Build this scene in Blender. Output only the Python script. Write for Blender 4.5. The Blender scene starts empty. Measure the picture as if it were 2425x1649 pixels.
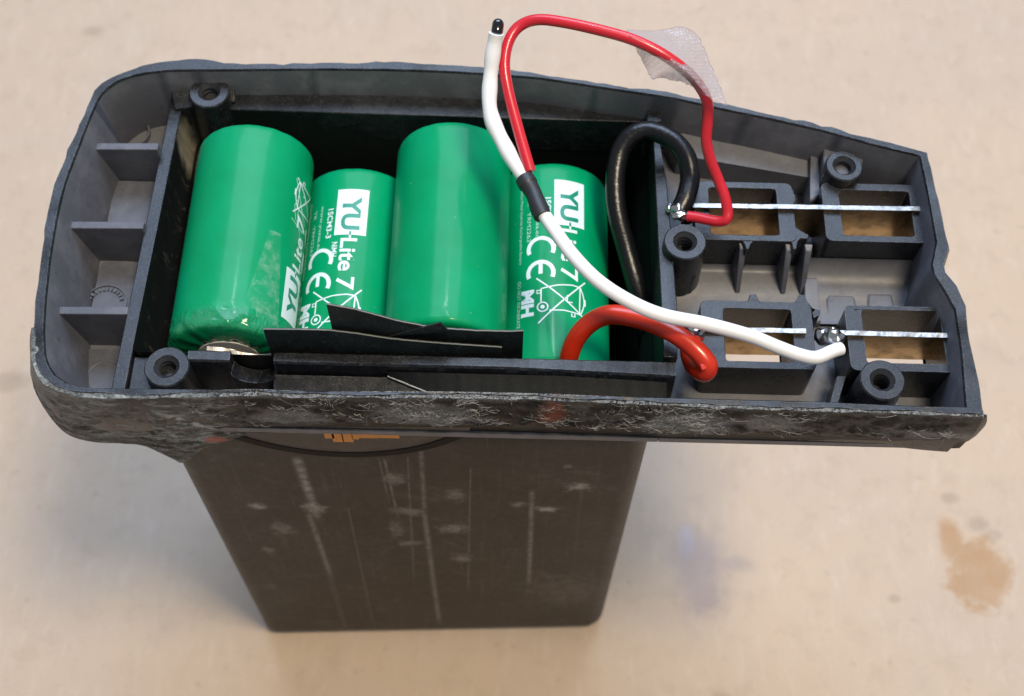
import bpy, bmesh, math, random
from mathutils import Vector, noise, geometry
random.seed(7)
sc = bpy.context.scene
HR = 19.0                       # height of the tray rim above the table, cm (1 unit = 1 cm)
PITCH, ROLL, FPX, CH = math.radians(62), math.radians(1.4), 3100.0, 25.4

# ---------------------------------------------------------------- camera
Fw = Vector((0, math.cos(PITCH), -math.sin(PITCH)))
R0 = Vector((1, 0, 0)); U0 = Vector((0, math.sin(PITCH), math.cos(PITCH)))
Rt = R0 * math.cos(ROLL) + U0 * math.sin(ROLL)
Up = -R0 * math.sin(ROLL) + U0 * math.cos(ROLL)
CAM = Vector((0, 0, CH + HR))
cd = bpy.data.cameras.new('camera'); co = bpy.data.objects.new('camera', cd)
sc.collection.objects.link(co); sc.camera = co
from mathutils import Matrix
M = Matrix((Rt, Up, -Fw)).transposed().to_4x4(); M.translation = CAM
co.matrix_world = M
cd.sensor_width = 36; cd.lens = 36 * FPX / 2425
cd.clip_start = 1; cd.clip_end = 1000
cd.dof.use_dof = True; cd.dof.focus_distance = 28.9; cd.dof.aperture_fstop = 0.19

# ---------------------------------------------------------------- light
w = bpy.data.worlds.new('World'); sc.world = w; w.use_nodes = True
w.node_tree.nodes['Background'].inputs[0].default_value = (0.80, 0.88, 1.0, 1)
w.node_tree.nodes['Background'].inputs[1].default_value = 0.27
def area(name, loc, target, sx, sy, power, col):
    l = bpy.data.lights.new(name, 'AREA'); l.shape = 'RECTANGLE'; l.size = sx; l.size_y = sy
    l.energy = power; l.color = col
    o = bpy.data.objects.new(name, l); sc.collection.objects.link(o); o.location = loc
    o.rotation_euler = (Vector(target) - Vector(loc)).to_track_quat('-Z', 'Y').to_euler()
    return o
area('window_light', (0, 92, 122), (0, 16, 10), 105, 75, 172000, (0.58, 0.73, 1.0))
area('ceiling_light', (30, 2, 135), (0, 15, 10), 26, 26, 128000, (1.0, 0.84, 0.62))
area('desk_lamp', (2, 64, 109), (0, 15, 19), 6, 4, 5200, (0.80, 0.95, 1.0))
sc.view_settings.view_transform = 'Standard'
sc.view_settings.look = 'None'
sc.view_settings.exposure = 0.0
sc.view_settings.gamma = 1.0
sc.cycles.use_denoising = True
sc.cycles.max_bounces = 8
sc.cycles.transparent_max_bounces = 12

# ---------------------------------------------------------------- helpers: tracing
def ray(px, py):
    return Fw + Rt * ((px * 1.04346 - 1212.5) / FPX) - Up * ((py * 1.04346 - 824.5) / FPX)
def P(px, py, z=0.0):           # a point at height z relative to the tray rim
    v = ray(px, py); return CAM + v * ((z + HR - CAM.z) / v.z)
def PY(px, py, y):              # a point on the vertical plane at depth y
    v = ray(px, py); return CAM + v * (y / v.y)
def XY(px, py, z=0.0):
    p = P(px, py, z); return (p.x, p.y)

# ---------------------------------------------------------------- helpers: materials
class NT:
    def __init__(s, name):
        s.m = bpy.data.materials.new(name); s.m.use_nodes = True
        s.t = s.m.node_tree; s.b = s.t.nodes['Principled BSDF']; s.o = s.t.nodes['Material Output']
        s.tc = s.t.nodes.new('ShaderNodeTexCoord')
    def n(s, typ, **kw):
        nd = s.t.nodes.new(typ)
        for k, v in kw.items(): setattr(nd, k, v)
        return nd
    def set(s, sock, v):
        if hasattr(v, 'is_output'): s.t.links.new(v, sock)
        else: sock.default_value = v
    def pos(s): return s.tc.outputs['Object']
    def xyz(s, v=None):
        nd = s.n('ShaderNodeSeparateXYZ'); s.t.links.new(v or s.pos(), nd.inputs[0]); return nd.outputs
    def comb(s, x, y, z):
        nd = s.n('ShaderNodeCombineXYZ')
        for i, a in enumerate((x, y, z)): s.set(nd.inputs[i], a)
        return nd.outputs[0]
    def ma(s, op, a, b=0.0, c=0.0, clamp=False):
        nd = s.n('ShaderNodeMath', operation=op); nd.use_clamp = clamp
        s.set(nd.inputs[0], a); s.set(nd.inputs[1], b)
        if op in ('MULTIPLY_ADD', 'COMPARE', 'SMOOTH_MIN'): s.set(nd.inputs[2], c)
        return nd.outputs[0]
    def ramp(s, v, lo, hi, a=0.0, b=1.0):
        nd = s.n('ShaderNodeMapRange', interpolation_type='SMOOTHSTEP')
        s.set(nd.inputs['Value'], v)
        for k, x in (('From Min', lo), ('From Max', hi), ('To Min', a), ('To Max', b)): nd.inputs[k].default_value = x
        return nd.outputs[0]
    def noise(s, scale, detail=4, rough=.55, vec=None, stretch=None, dist=0.0, typ='FBM'):
        nd = s.n('ShaderNodeTexNoise'); nd.inputs['Scale'].default_value = scale
        nd.noise_type = typ
        nd.inputs['Detail'].default_value = detail; nd.inputs['Roughness'].default_value = rough
        nd.inputs['Distortion'].default_value = dist
        v = vec or s.pos()
        if stretch:
            mp = s.n('ShaderNodeMapping'); mp.inputs['Scale'].default_value = stretch
            s.t.links.new(v, mp.inputs[0]); v = mp.outputs[0]
        s.t.links.new(v, nd.inputs['Vector']); return nd.outputs['Fac']
    def mix(s, f, a, b):
        nd = s.n('ShaderNodeMix', data_type='RGBA')
        s.set(nd.inputs[0], f)
        for i, v in ((6, a), (7, b)):
            s.set(nd.inputs[i], v if hasattr(v, 'is_output') else (*v, 1) if len(v) == 3 else v)
        return nd.outputs[2]
    def bump(s, h, strength=.3, dist=.02, prev=None):
        nd = s.n('ShaderNodeBump'); s.set(nd.inputs['Height'], h)
        nd.inputs['Strength'].default_value = strength; nd.inputs['Distance'].default_value = dist
        if prev: s.t.links.new(prev, nd.inputs['Normal'])
        return nd.outputs[0]
    def fin(s, col=None, rough=None, normal=None, **kw):
        if col is not None: s.set(s.b.inputs['Base Color'], col if hasattr(col, 'is_output') else (*col, 1))
        if rough is not None: s.set(s.b.inputs['Roughness'], rough)
        if normal is not None: s.set(s.b.inputs['Normal'], normal)
        for k, v in kw.items(): s.set(s.b.inputs[k.replace('_', ' ')], v)
        return s.m
    def blot(s, x, y, cx, cy, rx, ry, warp, wamp, e0=.7, e1=1.1):
        dx = s.ma('DIVIDE', s.ma('SUBTRACT', x, cx), rx); dy = s.ma('DIVIDE', s.ma('SUBTRACT', y, cy), ry)
        d = s.ma('SQRT', s.ma('ADD', s.ma('MULTIPLY', dx, dx), s.ma('MULTIPLY', dy, dy)))
        d = s.ma('ADD', d, s.ma('MULTIPLY', s.ma('SUBTRACT', warp, .5), wamp))
        return s.ramp(d, e0, e1, 1, 0)
    def mx(s, *a):
        r = a[0]
        for q in a[1:]: r = s.ma('MAXIMUM', r, q)
        return r

def mat_table():
    t = NT('pressed board'); o = t.xyz(); x, y = o[0], o[1]
    n1 = t.noise(.12, 4, .6); n2 = t.noise(.9, 6, .7); n3 = t.noise(6, 5, .75); fib = t.noise(2.2, 5, .7, stretch=(1, .3, 1), dist=.6); fi2 = t.noise(14, 3, .7, stretch=(.35, 1, 1))
    c = t.mix(t.ramp(n1, .35, .65), (.590, .460, .342), (.555, .445, .35))
    c = t.mix(t.ma('MULTIPLY', t.ramp(n2, .48, .68), .38), c, (.46, .36, .27))
    c = t.mix(t.ma('MULTIPLY', t.ramp(fib, .50, .70), .30), c, (.68, .575, .49))
    c = t.mix(t.ma('MULTIPLY', t.ramp(fi2, .56, .72), .22), c, (.36, .27, .20))
    c = t.mix(t.ma('MULTIPLY', t.ramp(t.noise(1.3, 4, .65), .62, .74), .40), c, (.36, .28, .22))
    c = t.mix(t.ma('MULTIPLY', t.ramp(n3, .60, .74), .28), c, (.30, .22, .17))
    wp = t.noise(.75, 4, .65)
    bx, by = XY(2215, 1290, -HR)
    wf = t.noise(1.15, 6, .75)
    dens = t.ramp(t.noise(1.1, 5, .7), .3, .7, .72, 1.0)
    s1 = t.ma('MULTIPLY', dens, t.mx(t.blot(x, y, bx + .05, by - .2, 1.3, 1.4, wf, 1.7, .66, 1.06), t.blot(x, y, bx - .75, by + 1.0, .55, 1.0, wf, 1.4, .5, 1.08)))
    c = t.mix(t.ma('MULTIPLY', s1, .80), c, (.43, .245, .115))
    for px, py, r in ((2155, 1130, .45), (2218, 1190, .5), (2255, 1215, .4), (1640, 1590, .5), (25, 865, .8), (210, 70, .6), (560, 1600, .5), (2030, 1360, .3)):
        q = XY(px, py, -HR)
        c = t.mix(t.ma('MULTIPLY', t.blot(x, y, q[0], q[1], r, r * .7, wp, 1.2, .4, 1.1), .35), c, (.27, .20, .15))
    bx, by = XY(1585, 1290, -HR)   # violet stain right of the pack, with the soft shadow there painted in
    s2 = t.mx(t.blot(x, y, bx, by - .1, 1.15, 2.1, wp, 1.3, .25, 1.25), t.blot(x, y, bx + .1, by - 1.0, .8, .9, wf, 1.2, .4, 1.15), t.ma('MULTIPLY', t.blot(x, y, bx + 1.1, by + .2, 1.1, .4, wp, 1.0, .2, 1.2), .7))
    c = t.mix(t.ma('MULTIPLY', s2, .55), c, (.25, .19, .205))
    s3 = t.blot(x, y, bx - .35, by + 1.1, .35, .8, wp, 1.4, .2, 1.1)  # blue glint of reflected light, painted on the table
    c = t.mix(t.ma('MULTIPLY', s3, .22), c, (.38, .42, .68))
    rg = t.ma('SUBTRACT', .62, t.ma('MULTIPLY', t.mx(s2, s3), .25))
    return t.fin(c, rg, t.bump(t.noise(9, 4, .6), .25, .02), Specular_IOR_Level=.35)

def mat_plastic(name, base, rough=.45, dust=.12, scr=.25, edge=0.0):
    t = NT(name)
    n1 = t.noise(.9, 5, .65); n2 = t.noise(22, 4, .75); s = t.noise(5, 5, .7, stretch=(1, 6, 1)); n3 = t.noise(3.2, 5, .7)
    c = t.mix(t.ma('MULTIPLY', t.ramp(n1, .42, .72), dust), base, (.26, .27, .31))
    c = t.mix(t.ma('MULTIPLY', t.ma('MULTIPLY', t.ramp(n2, .50, .70), t.ramp(n3, .40, .62)), scr), c, (.36, .38, .42))
    c = t.mix(t.ma('MULTIPLY', t.ramp(s, .62, .72), scr * .6), c, (.30, .31, .34))
    c = t.mix(t.ma('MULTIPLY', t.ramp(n3, .56, .70), .35), c, tuple(k * .35 for k in base))
    if edge:
        bv = t.n('ShaderNodeBevel'); bv.samples = 4; bv.inputs['Radius'].default_value = .05
        g = t.n('ShaderNodeNewGeometry'); d = t.n('ShaderNodeVectorMath', operation='DOT_PRODUCT')
        t.t.links.new(bv.outputs[0], d.inputs[0]); t.t.links.new(g.outputs['Normal'], d.inputs[1])
        e = t.ma('MULTIPLY', t.ramp(d.outputs['Value'], .80, .97, 1, 0), t.ramp(t.noise(7, 5, .75), .42, .62))
        c = t.mix(t.ma('MULTIPLY', e, edge), c, (.34, .37, .42))
    r = t.ma('ADD', rough, t.ma('MULTIPLY', t.ma('SUBTRACT', n3, .5), .35))
    return t.fin(c, r, t.bump(t.noise(34, 4, .7), .35, .012, t.bump(n3, .25, .03)), Specular_IOR_Level=.42)

def mat_inner():
    t = NT('dark inner plastic'); o = t.xyz()
    s = t.noise(3.5, 5, .7, stretch=(1, 1.6, .35)); n = t.noise(18, 4, .7)
    left = t.ramp(o[0], -8.6, -7.9, 1, 0)
    far = t.ma('MULTIPLY', t.blot(o[1], o[2], 20.0, HR - 1.9, .75, 1.7, t.noise(1.7, 4, .7), 1.2, .3, 1.0), left)
    m = t.ma('MULTIPLY', t.ma('MULTIPLY', t.ramp(s, .54, .70), t.ramp(n, .4, .65)), t.ma('ADD', t.ma('MULTIPLY', left, .30), .04))
    m = t.mx(m, t.ma('MULTIPLY', far, t.ramp(s, .25, .6, .25, .8)))
    c = t.mix(m, (.006, .008, .008), (.34, .31, .24))
    return t.fin(c, .5, t.bump(n, .3, .02), Specular_IOR_Level=.35)

def mat_shell():
    t = NT('scuffed brown black plastic'); o = t.xyz(); x, z = o[0], o[2]
    n = t.noise(5, 4, .6); nf = t.noise(16, 4, .7); streak = t.noise(3, 4, .65, stretch=(3.2, 1, .12)); big = t.noise(.5, 4, .6)
    c = t.mix(t.ramp(big, .35, .7), (.019, .016, .0145), (.029, .025, .023))
    c = t.mix(t.ma('MULTIPLY', t.ramp(streak, .56, .75), .15), c, (.24, .23, .21))
    marks = []
    def line(p0, p1, w, amt):
        a = PY(p0[0], p0[1], 12.5); b = PY(p1[0], p1[1], 12.5); az, bz = a.z, b.z
        xl = t.ma('MULTIPLY_ADD', t.ma('SUBTRACT', z, az), (b.x - a.x) / (bz - az), a.x)
        d = t.ma('ABSOLUTE', t.ma('SUBTRACT', x, xl)); d = t.ma('ADD', d, t.ma('MULTIPLY', t.ma('SUBTRACT', nf, .5), w * 1.8))
        v = t.ma('MULTIPLY', t.ramp(d, 0.0, w * 1.15, 1, 0), t.ma('MULTIPLY', t.ramp(z, bz - .3, bz + 1.2), t.ramp(z, az - .3, az + .1, 1, 0)))
        marks.append(t.ma('MULTIPLY', t.ma('MULTIPLY', v, amt), t.ramp(n, .3, .6, .35, 1)))
    line((672, 1035), (724, 1180), .17, .8); line((700, 1160), (755, 1310), .12, .5); line((745, 1290), (790, 1430), .12, .15)
    line((872, 1040), (905, 1180), .05, .45); line((860, 1040), (885, 1150), .04, .3); line((955, 1020), (965, 1180), .09, .38); line((962, 1160), (998, 1420), .11, .5)
    line((925, 1035), (940, 1320), .04, .3); line((1208, 1115), (1200, 1340), .10, .55); line((790, 1150), (850, 1420), .03, .3)
    line((1068, 1060), (1062, 1350), .03, .4); line((1320, 1100), (1300, 1330), .03, .1)
    wsh = t.noise(3.4, 6, .8)
    for px, py, rx, rz, a in ((583, 1143, .22, .16, .9), (712, 1150, .30, .22, .95), (640, 1195, .35, .4, .3), (610, 1240, .2, .2, .35), (895, 1085, .28, .28, .45),
                              (925, 1160, .4, .22, .45), (1310, 1110, .34, .18, .8), (1240, 1160, .32, .14, .9), (1180, 1148, .22, .12, .5), (1035, 1125, .3, .3, .4),
                              (1030, 1200, .4, .3, .5), (1048, 1268, .3, .3, .45), (900, 1200, .2, .5, .3), (935, 1232, .4, .16, .42), (1290, 1060, .1, .1, .5), (1280, 1350, 1.3, 1.2, .14)):
        q = PY(px, py, 12.5)
        marks.append(t.ma('MULTIPLY', t.blot(x, z, q.x, q.z, rx * 1.1, rz * 1.5, wsh, 3.6, .15, 1.25), a))
    c = t.mix(t.ma('MULTIPLY', t.ramp(t.noise(.9, 6, .75, dist=.6), .52, .72), .13), c, (.30, .29, .27))
    c = t.mix(t.ma('MULTIPLY', t.ma('MULTIPLY', t.mx(*marks), t.ramp(t.noise(4, 6, .8), .34, .6, .35, 1)), .95), c, (.42, .405, .38))
    return t.fin(c, t.ma('ADD', .38, t.ma('MULTIPLY', n, .2)), t.bump(t.noise(45, 3, .6), .2, .01), Specular_IOR_Level=.30)

def mat_lip():
    t = NT('gouged black plastic'); o = t.xyz(); x, z = o[0], o[2]
    v = t.n('ShaderNodeTexCoord').outputs['UV']; uv = t.xyz(v)
    f0 = t.noise(1.0, 4, .6); f1 = t.noise(3.2, 9, .78, stretch=(.7, 1, 2.2), dist=.8); f2 = t.noise(12, 7, .8, stretch=(.8, 1, 1.8), dist=1.5); f3 = t.noise(26, 4, .8)
    ridg = t.ma('SUBTRACT', 1.0, t.ma('MULTIPLY', t.ma('ABSOLUTE', t.ma('SUBTRACT', f2, .5)), 12.0), clamp=True)
    ridg2 = t.ma('SUBTRACT', 1.0, t.ma('MULTIPLY', t.ma('ABSOLUTE', t.ma('SUBTRACT', f1, .5)), 14.0), clamp=True)
    wp = t.noise(1.9, 5, .7)
    left = t.ramp(t.ma('ADD', x, t.ma('MULTIPLY', t.ma('SUBTRACT', wp, .5), 1.6)), -6.9, -5.9, 1, 0)
    fb = t.noise(1.7, 6, .7, stretch=(.6, 1, 1.7), dist=.5)
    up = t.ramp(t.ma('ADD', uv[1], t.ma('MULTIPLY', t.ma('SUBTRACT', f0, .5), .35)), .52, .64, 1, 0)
    lob = []
    for px, py, rx, rz in ((660, 950, 1.05, .75), (975, 945, 1.35, .75), (1560, 965, 1.35, 1.0), (1745, 950, .8, .5), (1180, 975, .4, .3), (2130, 985, 1.2, .5)):
        q = PY(px, py, 12.3); lob.append(t.blot(x, z, q.x, q.z, rx, rz, wp, 1.3, .45, 1.05))
    lobes = t.mx(*lob)
    fine = t.mx(t.ma('MULTIPLY', ridg, .9), t.ma('MULTIPLY', t.ramp(f3, .55, .72), .40))
    mf = t.ma('ADD', t.ma('MULTIPLY', t.ma('MULTIPLY', lobes, .62), fine), t.ma('MULTIPLY', t.ma('MULTIPLY', ridg2, .22), t.ramp(f0, .5, .66)))
    mf = t.ma('MULTIPLY', mf, t.ma('ADD', t.ma('MULTIPLY', up, .85), .15))
    edge = t.ma('MULTIPLY', t.ramp(uv[1], .04, .13, 1, 0), t.ma('MULTIPLY', t.ramp(f2, .42, .6), .55))
    worn = t.ma('MULTIPLY', left, t.ma('ADD', t.ma('MULTIPLY', t.ramp(fb, .40, .60, .16, 1.0), t.ramp(f1, .44, .57, .18, .95)), t.ma('MULTIPLY', t.ma('SUBTRACT', f3, .5), .8)), clamp=True)
    m = t.mx(mf, worn, edge)
    a = PY(360, 925, 12.3); b = PY(508, 985, 12.3)
    zl = t.ma('MULTIPLY_ADD', t.ma('SUBTRACT', x, a.x), (b.z - a.z) / (b.x - a.x), a.z)
    dd = t.ma('ADD', t.ma('ABSOLUTE', t.ma('SUBTRACT', z, zl)), t.ma('MULTIPLY', t.ma('SUBTRACT', f2, .5), .5))
    gash = t.ma('MULTIPLY', t.ramp(dd, .02, .2, .9, 0), t.ma('MULTIPLY', t.ramp(x, a.x - .2, a.x + .3), t.ramp(x, b.x - .3, b.x + .2, 1, 0)))
    base = t.mix(up, (.012, .0095, .008), (.0045, .0055, .008))  # brown of the lower band is the table's reflection, painted in
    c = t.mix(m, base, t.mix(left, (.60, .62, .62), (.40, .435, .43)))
    c = t.mix(gash, c, (.55, .56, .58))
    q = PY(492, 999, 12.4); c = t.mix(t.ma('MULTIPLY', t.blot(x, z, q.x, q.z, .33, .28, wp, 1.2, .5, 1.1), .75), c, (.52, .16, .12))
    q = PY(1255, 940, 12.2); c = t.mix(t.ma('MULTIPLY', t.blot(x, z, q.x, q.z, .42, .7, wp, 2.6, .3, 1.1), .55), c, (.33, .09, .055))
    q = PY(128, 915, 12.7); c = t.mix(t.ma('MULTIPLY', t.blot(x, z, q.x, q.z, .15, .3, wp, 1.5, .3, 1.1), .5), c, (.40, .14, .1))
    nb = t.bump(f2, .7, .04, t.bump(f1, .7, .07))
    return t.fin(c, t.ma('ADD', t.ma('SUBTRACT', .52, t.ma('MULTIPLY', up, .24)), t.ma('MULTIPLY', m, .3)), nb, Specular_IOR_Level=.28)

def mat_green():
    t = NT('green shrink wrap')
    n = t.noise(.7, 3, .5); sp = t.noise(9, 2, .5)
    c = t.mix(t.ramp(n, .3, .7), (.0, .268, .100), (.0, .305, .128))
    c = t.mix(t.ma('MULTIPLY', t.ramp(sp, .76, .79), .5), c, (.5, .7, .6))
    w1 = t.noise(2.6, 5, .6, stretch=(1, .5, 1)); return t.fin(c, t.ramp(t.noise(2, 4, .6), .3, .7, .34, .5), t.bump(w1, .16, .05, t.bump(t.noise(14, 4, .6), .08, .01)), Specular_IOR_Level=.10, Coat_Weight=.16, Coat_Roughness=.13)

def mat_crinkle():
    t = NT('creased green wrap'); o = t.xyz()
    e = t.ramp(t.ma('ADD', o[1], t.ma('MULTIPLY', t.noise(1.8, 4, .7), .7)), -2.25, -1.85, 1, 0)
    c = t.mix(t.ramp(t.noise(.7, 3, .5), .3, .7), (.0, .268, .100), (.0, .305, .128))
    h = t.noise(4.5, 6, .75, stretch=(1.6, .8, 1.6), dist=1.2)
    return t.fin(c, t.ma('SUBTRACT', .44, t.ma('MULTIPLY', e, .20)), t.bump(t.ma('MULTIPLY', h, e), .8, .10, t.bump(t.noise(2.6, 5, .6), .16, .05)), Specular_IOR_Level=t.ma('ADD', .16, t.ma('MULTIPLY', e, .3)), Coat_Weight=t.ma('ADD', .14, t.ma('MULTIPLY', e, .4)), Coat_Roughness=.12)

def mat_simple(name, col, rough, metal=0.0, nsc=12, bs=.1, var=.12, **kw):
    t = NT(name); n = t.noise(nsc, 4, .6)
    c = t.mix(t.ma('MULTIPLY', t.ramp(n, .4, .7), var), col, tuple(min(1, k * .4) for k in col))
    if 'wire' in name: c = t.mix(t.ma('MULTIPLY', t.ramp(t.noise(5, 6, .8), .60, .70), .22), c, tuple(min(1, k * .8 + .10) for k in col))
    return t.fin(c, t.ma('ADD', rough, t.ma('MULTIPLY', t.ma('SUBTRACT', n, .5), .15)), t.bump(n, bs, .02), Metallic=metal, **kw)

def mat_white_wire():
    t = NT('white wire insulation'); o = t.xyz()
    q = P(1305, 568, 1.45)
    c = t.mix(t.ma('MULTIPLY', t.ramp(t.noise(8, 4, .6), .6, .75), .12), (.90, .91, .93), (.50, .47, .43))
    m = t.blot(o[0], o[1], q.x + .05, q.y, .20, .42, t.noise(6, 3, .6), .8, .45, 1.0)
    c = t.mix(t.ma('MULTIPLY', m, .6), c, (.78, .50, .12))
    return t.fin(c, .38, t.bump(t.noise(3, 3, .5), .15, .03), Specular_IOR_Level=.5, Subsurface_Weight=.1, Subsurface_Radius=(.1, .1, .1))

def mat_tape():
    t = NT('clear ribbed tape')
    rib = t.n('ShaderNodeTexWave'); rib.bands_direction = 'Y'; rib.inputs['Scale'].default_value = 3.2; rib.inputs['Distortion'].default_value = 1.5
    mp = t.n('ShaderNodeMapping'); mp.inputs['Rotation'].default_value = (0, 0, -.35)
    t.t.links.new(t.pos(), mp.inputs[0]); t.t.links.new(mp.outputs[0], rib.inputs['Vector'])
    nrm = t.bump(rib.outputs['Fac'], .25, .03, t.bump(t.noise(2.5, 4, .6), .7, .12))
    t.fin((.50, .50, .52), .10, nrm, Specular_IOR_Level=.8)
    tr = t.n('ShaderNodeBsdfTransparent'); tr.inputs[0].default_value = (.93, .90, .93, 1)
    mx = t.n('ShaderNodeMixShader')
    f = t.ma('ADD', t.ma('MULTIPLY', rib.outputs['Fac'], .07), t.ramp(t.noise(1.4, 4, .7), .35, .7, .16, .40))
    t.set(mx.inputs[0], f); t.t.links.new(tr.outputs[0], mx.inputs[1]); t.t.links.new(t.b.outputs[0], mx.inputs[2])
    t.t.links.new(mx.outputs[0], t.o.inputs[0]); return t.m

def mat_film():
    t = NT('thin clear film')
    nrm = t.bump(t.noise(2.2, 4, .6), .8, .15)
    t.fin((.6, .85, .75), .1, nrm, Specular_IOR_Level=1.0)
    tr = t.n('ShaderNodeBsdfTransparent'); mx = t.n('ShaderNodeMixShader')
    t.set(mx.inputs[0], t.ramp(t.noise(2.5, 4, .7), .42, .75, .02, .30)); t.t.links.new(tr.outputs[0], mx.inputs[1]); t.t.links.new(t.b.outputs[0], mx.inputs[2])
    t.t.links.new(mx.outputs[0], t.o.inputs[0]); return t.m

MT = dict(table=mat_table(), rim=mat_plastic('tray plastic', (.010, .0115, .0145), .30, .05, .24, .45),
          grey=mat_plastic('lit tray plastic', (.088, .093, .115), .40, .28, .14, .25), bay=mat_plastic('dusty lit bay plastic', (.120, .123, .140), .42, .30, .12, .2), inner=mat_inner(), hole=mat_simple('matt black', (.003, .003, .0035), .6, 0, 8, .1, .1, Specular_IOR_Level=.15), shell=mat_shell(), lip=mat_lip(),  # grey: lighter copy of the tray plastic, light painted into its colour
          green=mat_green(), white=mat_simple('white ink', (.72, .84, .88), .35, var=.05), green_ink=mat_simple('green ink', (.0, .24, .14), .35, var=.05),
          faint=mat_simple('thin pale ink', (.42, .72, .62), .4, var=.2),
          ins=mat_simple('white fibre washer', (.62, .60, .60), .7), nickel=mat_simple('nickel', (.40, .39, .37), .38, 1.0, 5, .5, .85),
          brass=mat_simple('tarnished brass', (.50, .36, .20), .30, 1.0, 2.5, .4, .85), solder=mat_simple('solder', (.72, .72, .72), .20, 1.0, 4, .25, .3),
          wwire=mat_white_wire(), rwire=mat_simple('red wire insulation', (.62, .018, .035), .30, 0, 2, .06, .15, Coat_Weight=.2),
          owire=mat_simple('orange red wire insulation', (.60, .030, .008), .30, 0, 3, .12, .15, Coat_Weight=.3),
          bwire=mat_simple('black wire insulation', (.005, .005, .006), .30, 0, 9, .5, .1),
          shrink=mat_simple('black heat shrink', (.022, .024, .028), .45, 0, 14, .3, .2), bead=mat_simple('black glass bead', (.006, .006, .008), .06, 0, 4, 0, 0, Coat_Weight=1.0),
          card=mat_plastic('black insulation card', (.010, .017, .017), .6, .05, .25), cardedge=mat_simple('torn card edge', (.26, .28, .27), .8),
          tape=mat_tape(), crinkle=mat_crinkle(), film=mat_film(), fibre=mat_simple('shredded plastic', (.50, .52, .53), .6, var=.8), orange=mat_simple('orange print', (.72, .27, .045), .5),
          label=mat_plastic('label plastic', (.050, .042, .036), .5, .1, .1), scratch=mat_simple('scratched green film', (.35, .75, .62), .3))

# ---------------------------------------------------------------- helpers: objects and shapes
def empty(name, loc, label, cat, group=None):
    o = bpy.data.objects.new(name, None); sc.collection.objects.link(o); o.location = loc
    o.empty_display_size = .3
    o['label'] = label; o['category'] = cat
    if group: o['group'] = group
    return o
def wloc(o):
    v = Vector((0, 0, 0))
    while o: v += Vector(o.location); o = o.parent
    return v
def link(name, bm, mat, parent=None, smooth=None, bevel=None, subsurf=0, keep_origin=False, label=None):
    bmesh.ops.recalc_face_normals(bm, faces=bm.faces)
    org = wloc(parent) if parent else Vector((0, 0, 0))
    if org.length: bmesh.ops.translate(bm, verts=bm.verts, vec=-org)
    me = bpy.data.meshes.new(name); bm.to_mesh(me); bm.free()
    me.materials.append(MT[mat])
    if smooth is not None:
        me.shade_smooth(); me.set_sharp_from_angle(angle=math.radians(smooth))
    o = bpy.data.objects.new(name, me); sc.collection.objects.link(o)
    if parent: o.parent = parent
    if bevel:
        b = o.modifiers.new('bevel', 'BEVEL'); b.width = bevel; b.segments = 2; b.limit_method = 'ANGLE'; b.angle_limit = math.radians(35)
        me.shade_smooth(); me.set_sharp_from_angle(angle=math.radians(50))
        b.harden_normals = False
    if subsurf:
        s = o.modifiers.new('smooth', 'SUBSURF'); s.levels = subsurf; s.render_levels = subsurf
    if label: o['label'] = label
    return o
# object coordinates of every material stay those of the place: parts keep world axes, so tex coords are shifted by the root
def prism(outer, z1, z0, holes=(), bm=None):
    """polygon (with holes) between heights z0 < z1 given relative to the rim; z1 may be a function of x, y"""
    bm = bm or bmesh.new()
    f1 = z1 if callable(z1) else (lambda x, y: z1)
    f0 = z0 if callable(z0) else (lambda x, y: z0)
    loops = [list(outer)] + [list(h) for h in holes]
    tris = geometry.tessellate_polygon([[Vector((p[0], p[1], 0)) for p in l] for l in loops])
    flat = [p for l in loops for p in l]
    top = [bm.verts.new((p[0], p[1], f1(*p[:2]) + HR)) for p in flat]
    bot = [bm.verts.new((p[0], p[1], f0(*p[:2]) + HR)) for p in flat]
    for t in tris:
        try: bm.faces.new([top[i] for i in t]); bm.faces.new([bot[i] for i in reversed(t)])
        except ValueError: pass
    k = 0
    for l in loops:
        n = len(l)
        for i in range(n):
            a, b = k + i, k + (i + 1) % n
            bm.faces.new((top[a], top[b], bot[b], bot[a]))
        k += n
    return bm
def rrect(x0, y0, x1, y1, r, n=4):
    pts = []
    for cx, cy, a0 in ((x1 - r, y1 - r, 0), (x0 + r, y1 - r, 90), (x0 + r, y0 + r, 180), (x1 - r, y0 + r, 270)):
        for k in range(n + 1):
            a = math.radians(a0 + 90 * k / n); pts.append((cx + r * math.cos(a), cy + r * math.sin(a)))
    return pts
def loft(rings, closed=True, cap0=False, cap1=False, bm=None):
    bm = bm or bmesh.new()
    vs = [[bm.verts.new(p) for p in r] for r in rings]
    n = len(rings[0])
    for a, b in zip(vs, vs[1:]):
        for i in range(n if closed else n - 1):
            j = (i + 1) % n
            bm.faces.new((a[i], a[j], b[j], b[i]))
    if cap0: bm.faces.new(vs[0][::-1])
    if cap1: bm.faces.new(vs[-1])
    return bm
def catmull(pts, k=8):
    out = []; n = len(pts)
    for i in range(n - 1):
        p0, p1, p2, p3 = pts[max(i - 1, 0)], pts[i], pts[i + 1], pts[min(i + 2, n - 1)]
        for s in range(k):
            t = s / k
            out.append(.5 * ((2 * p1) + (p2 - p0) * t + (2 * p0 - 5 * p1 + 4 * p2 - p3) * t * t + (3 * p1 - p0 - 3 * p2 + p3) * t ** 3))
    out.append(pts[-1].copy()); return out
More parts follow.
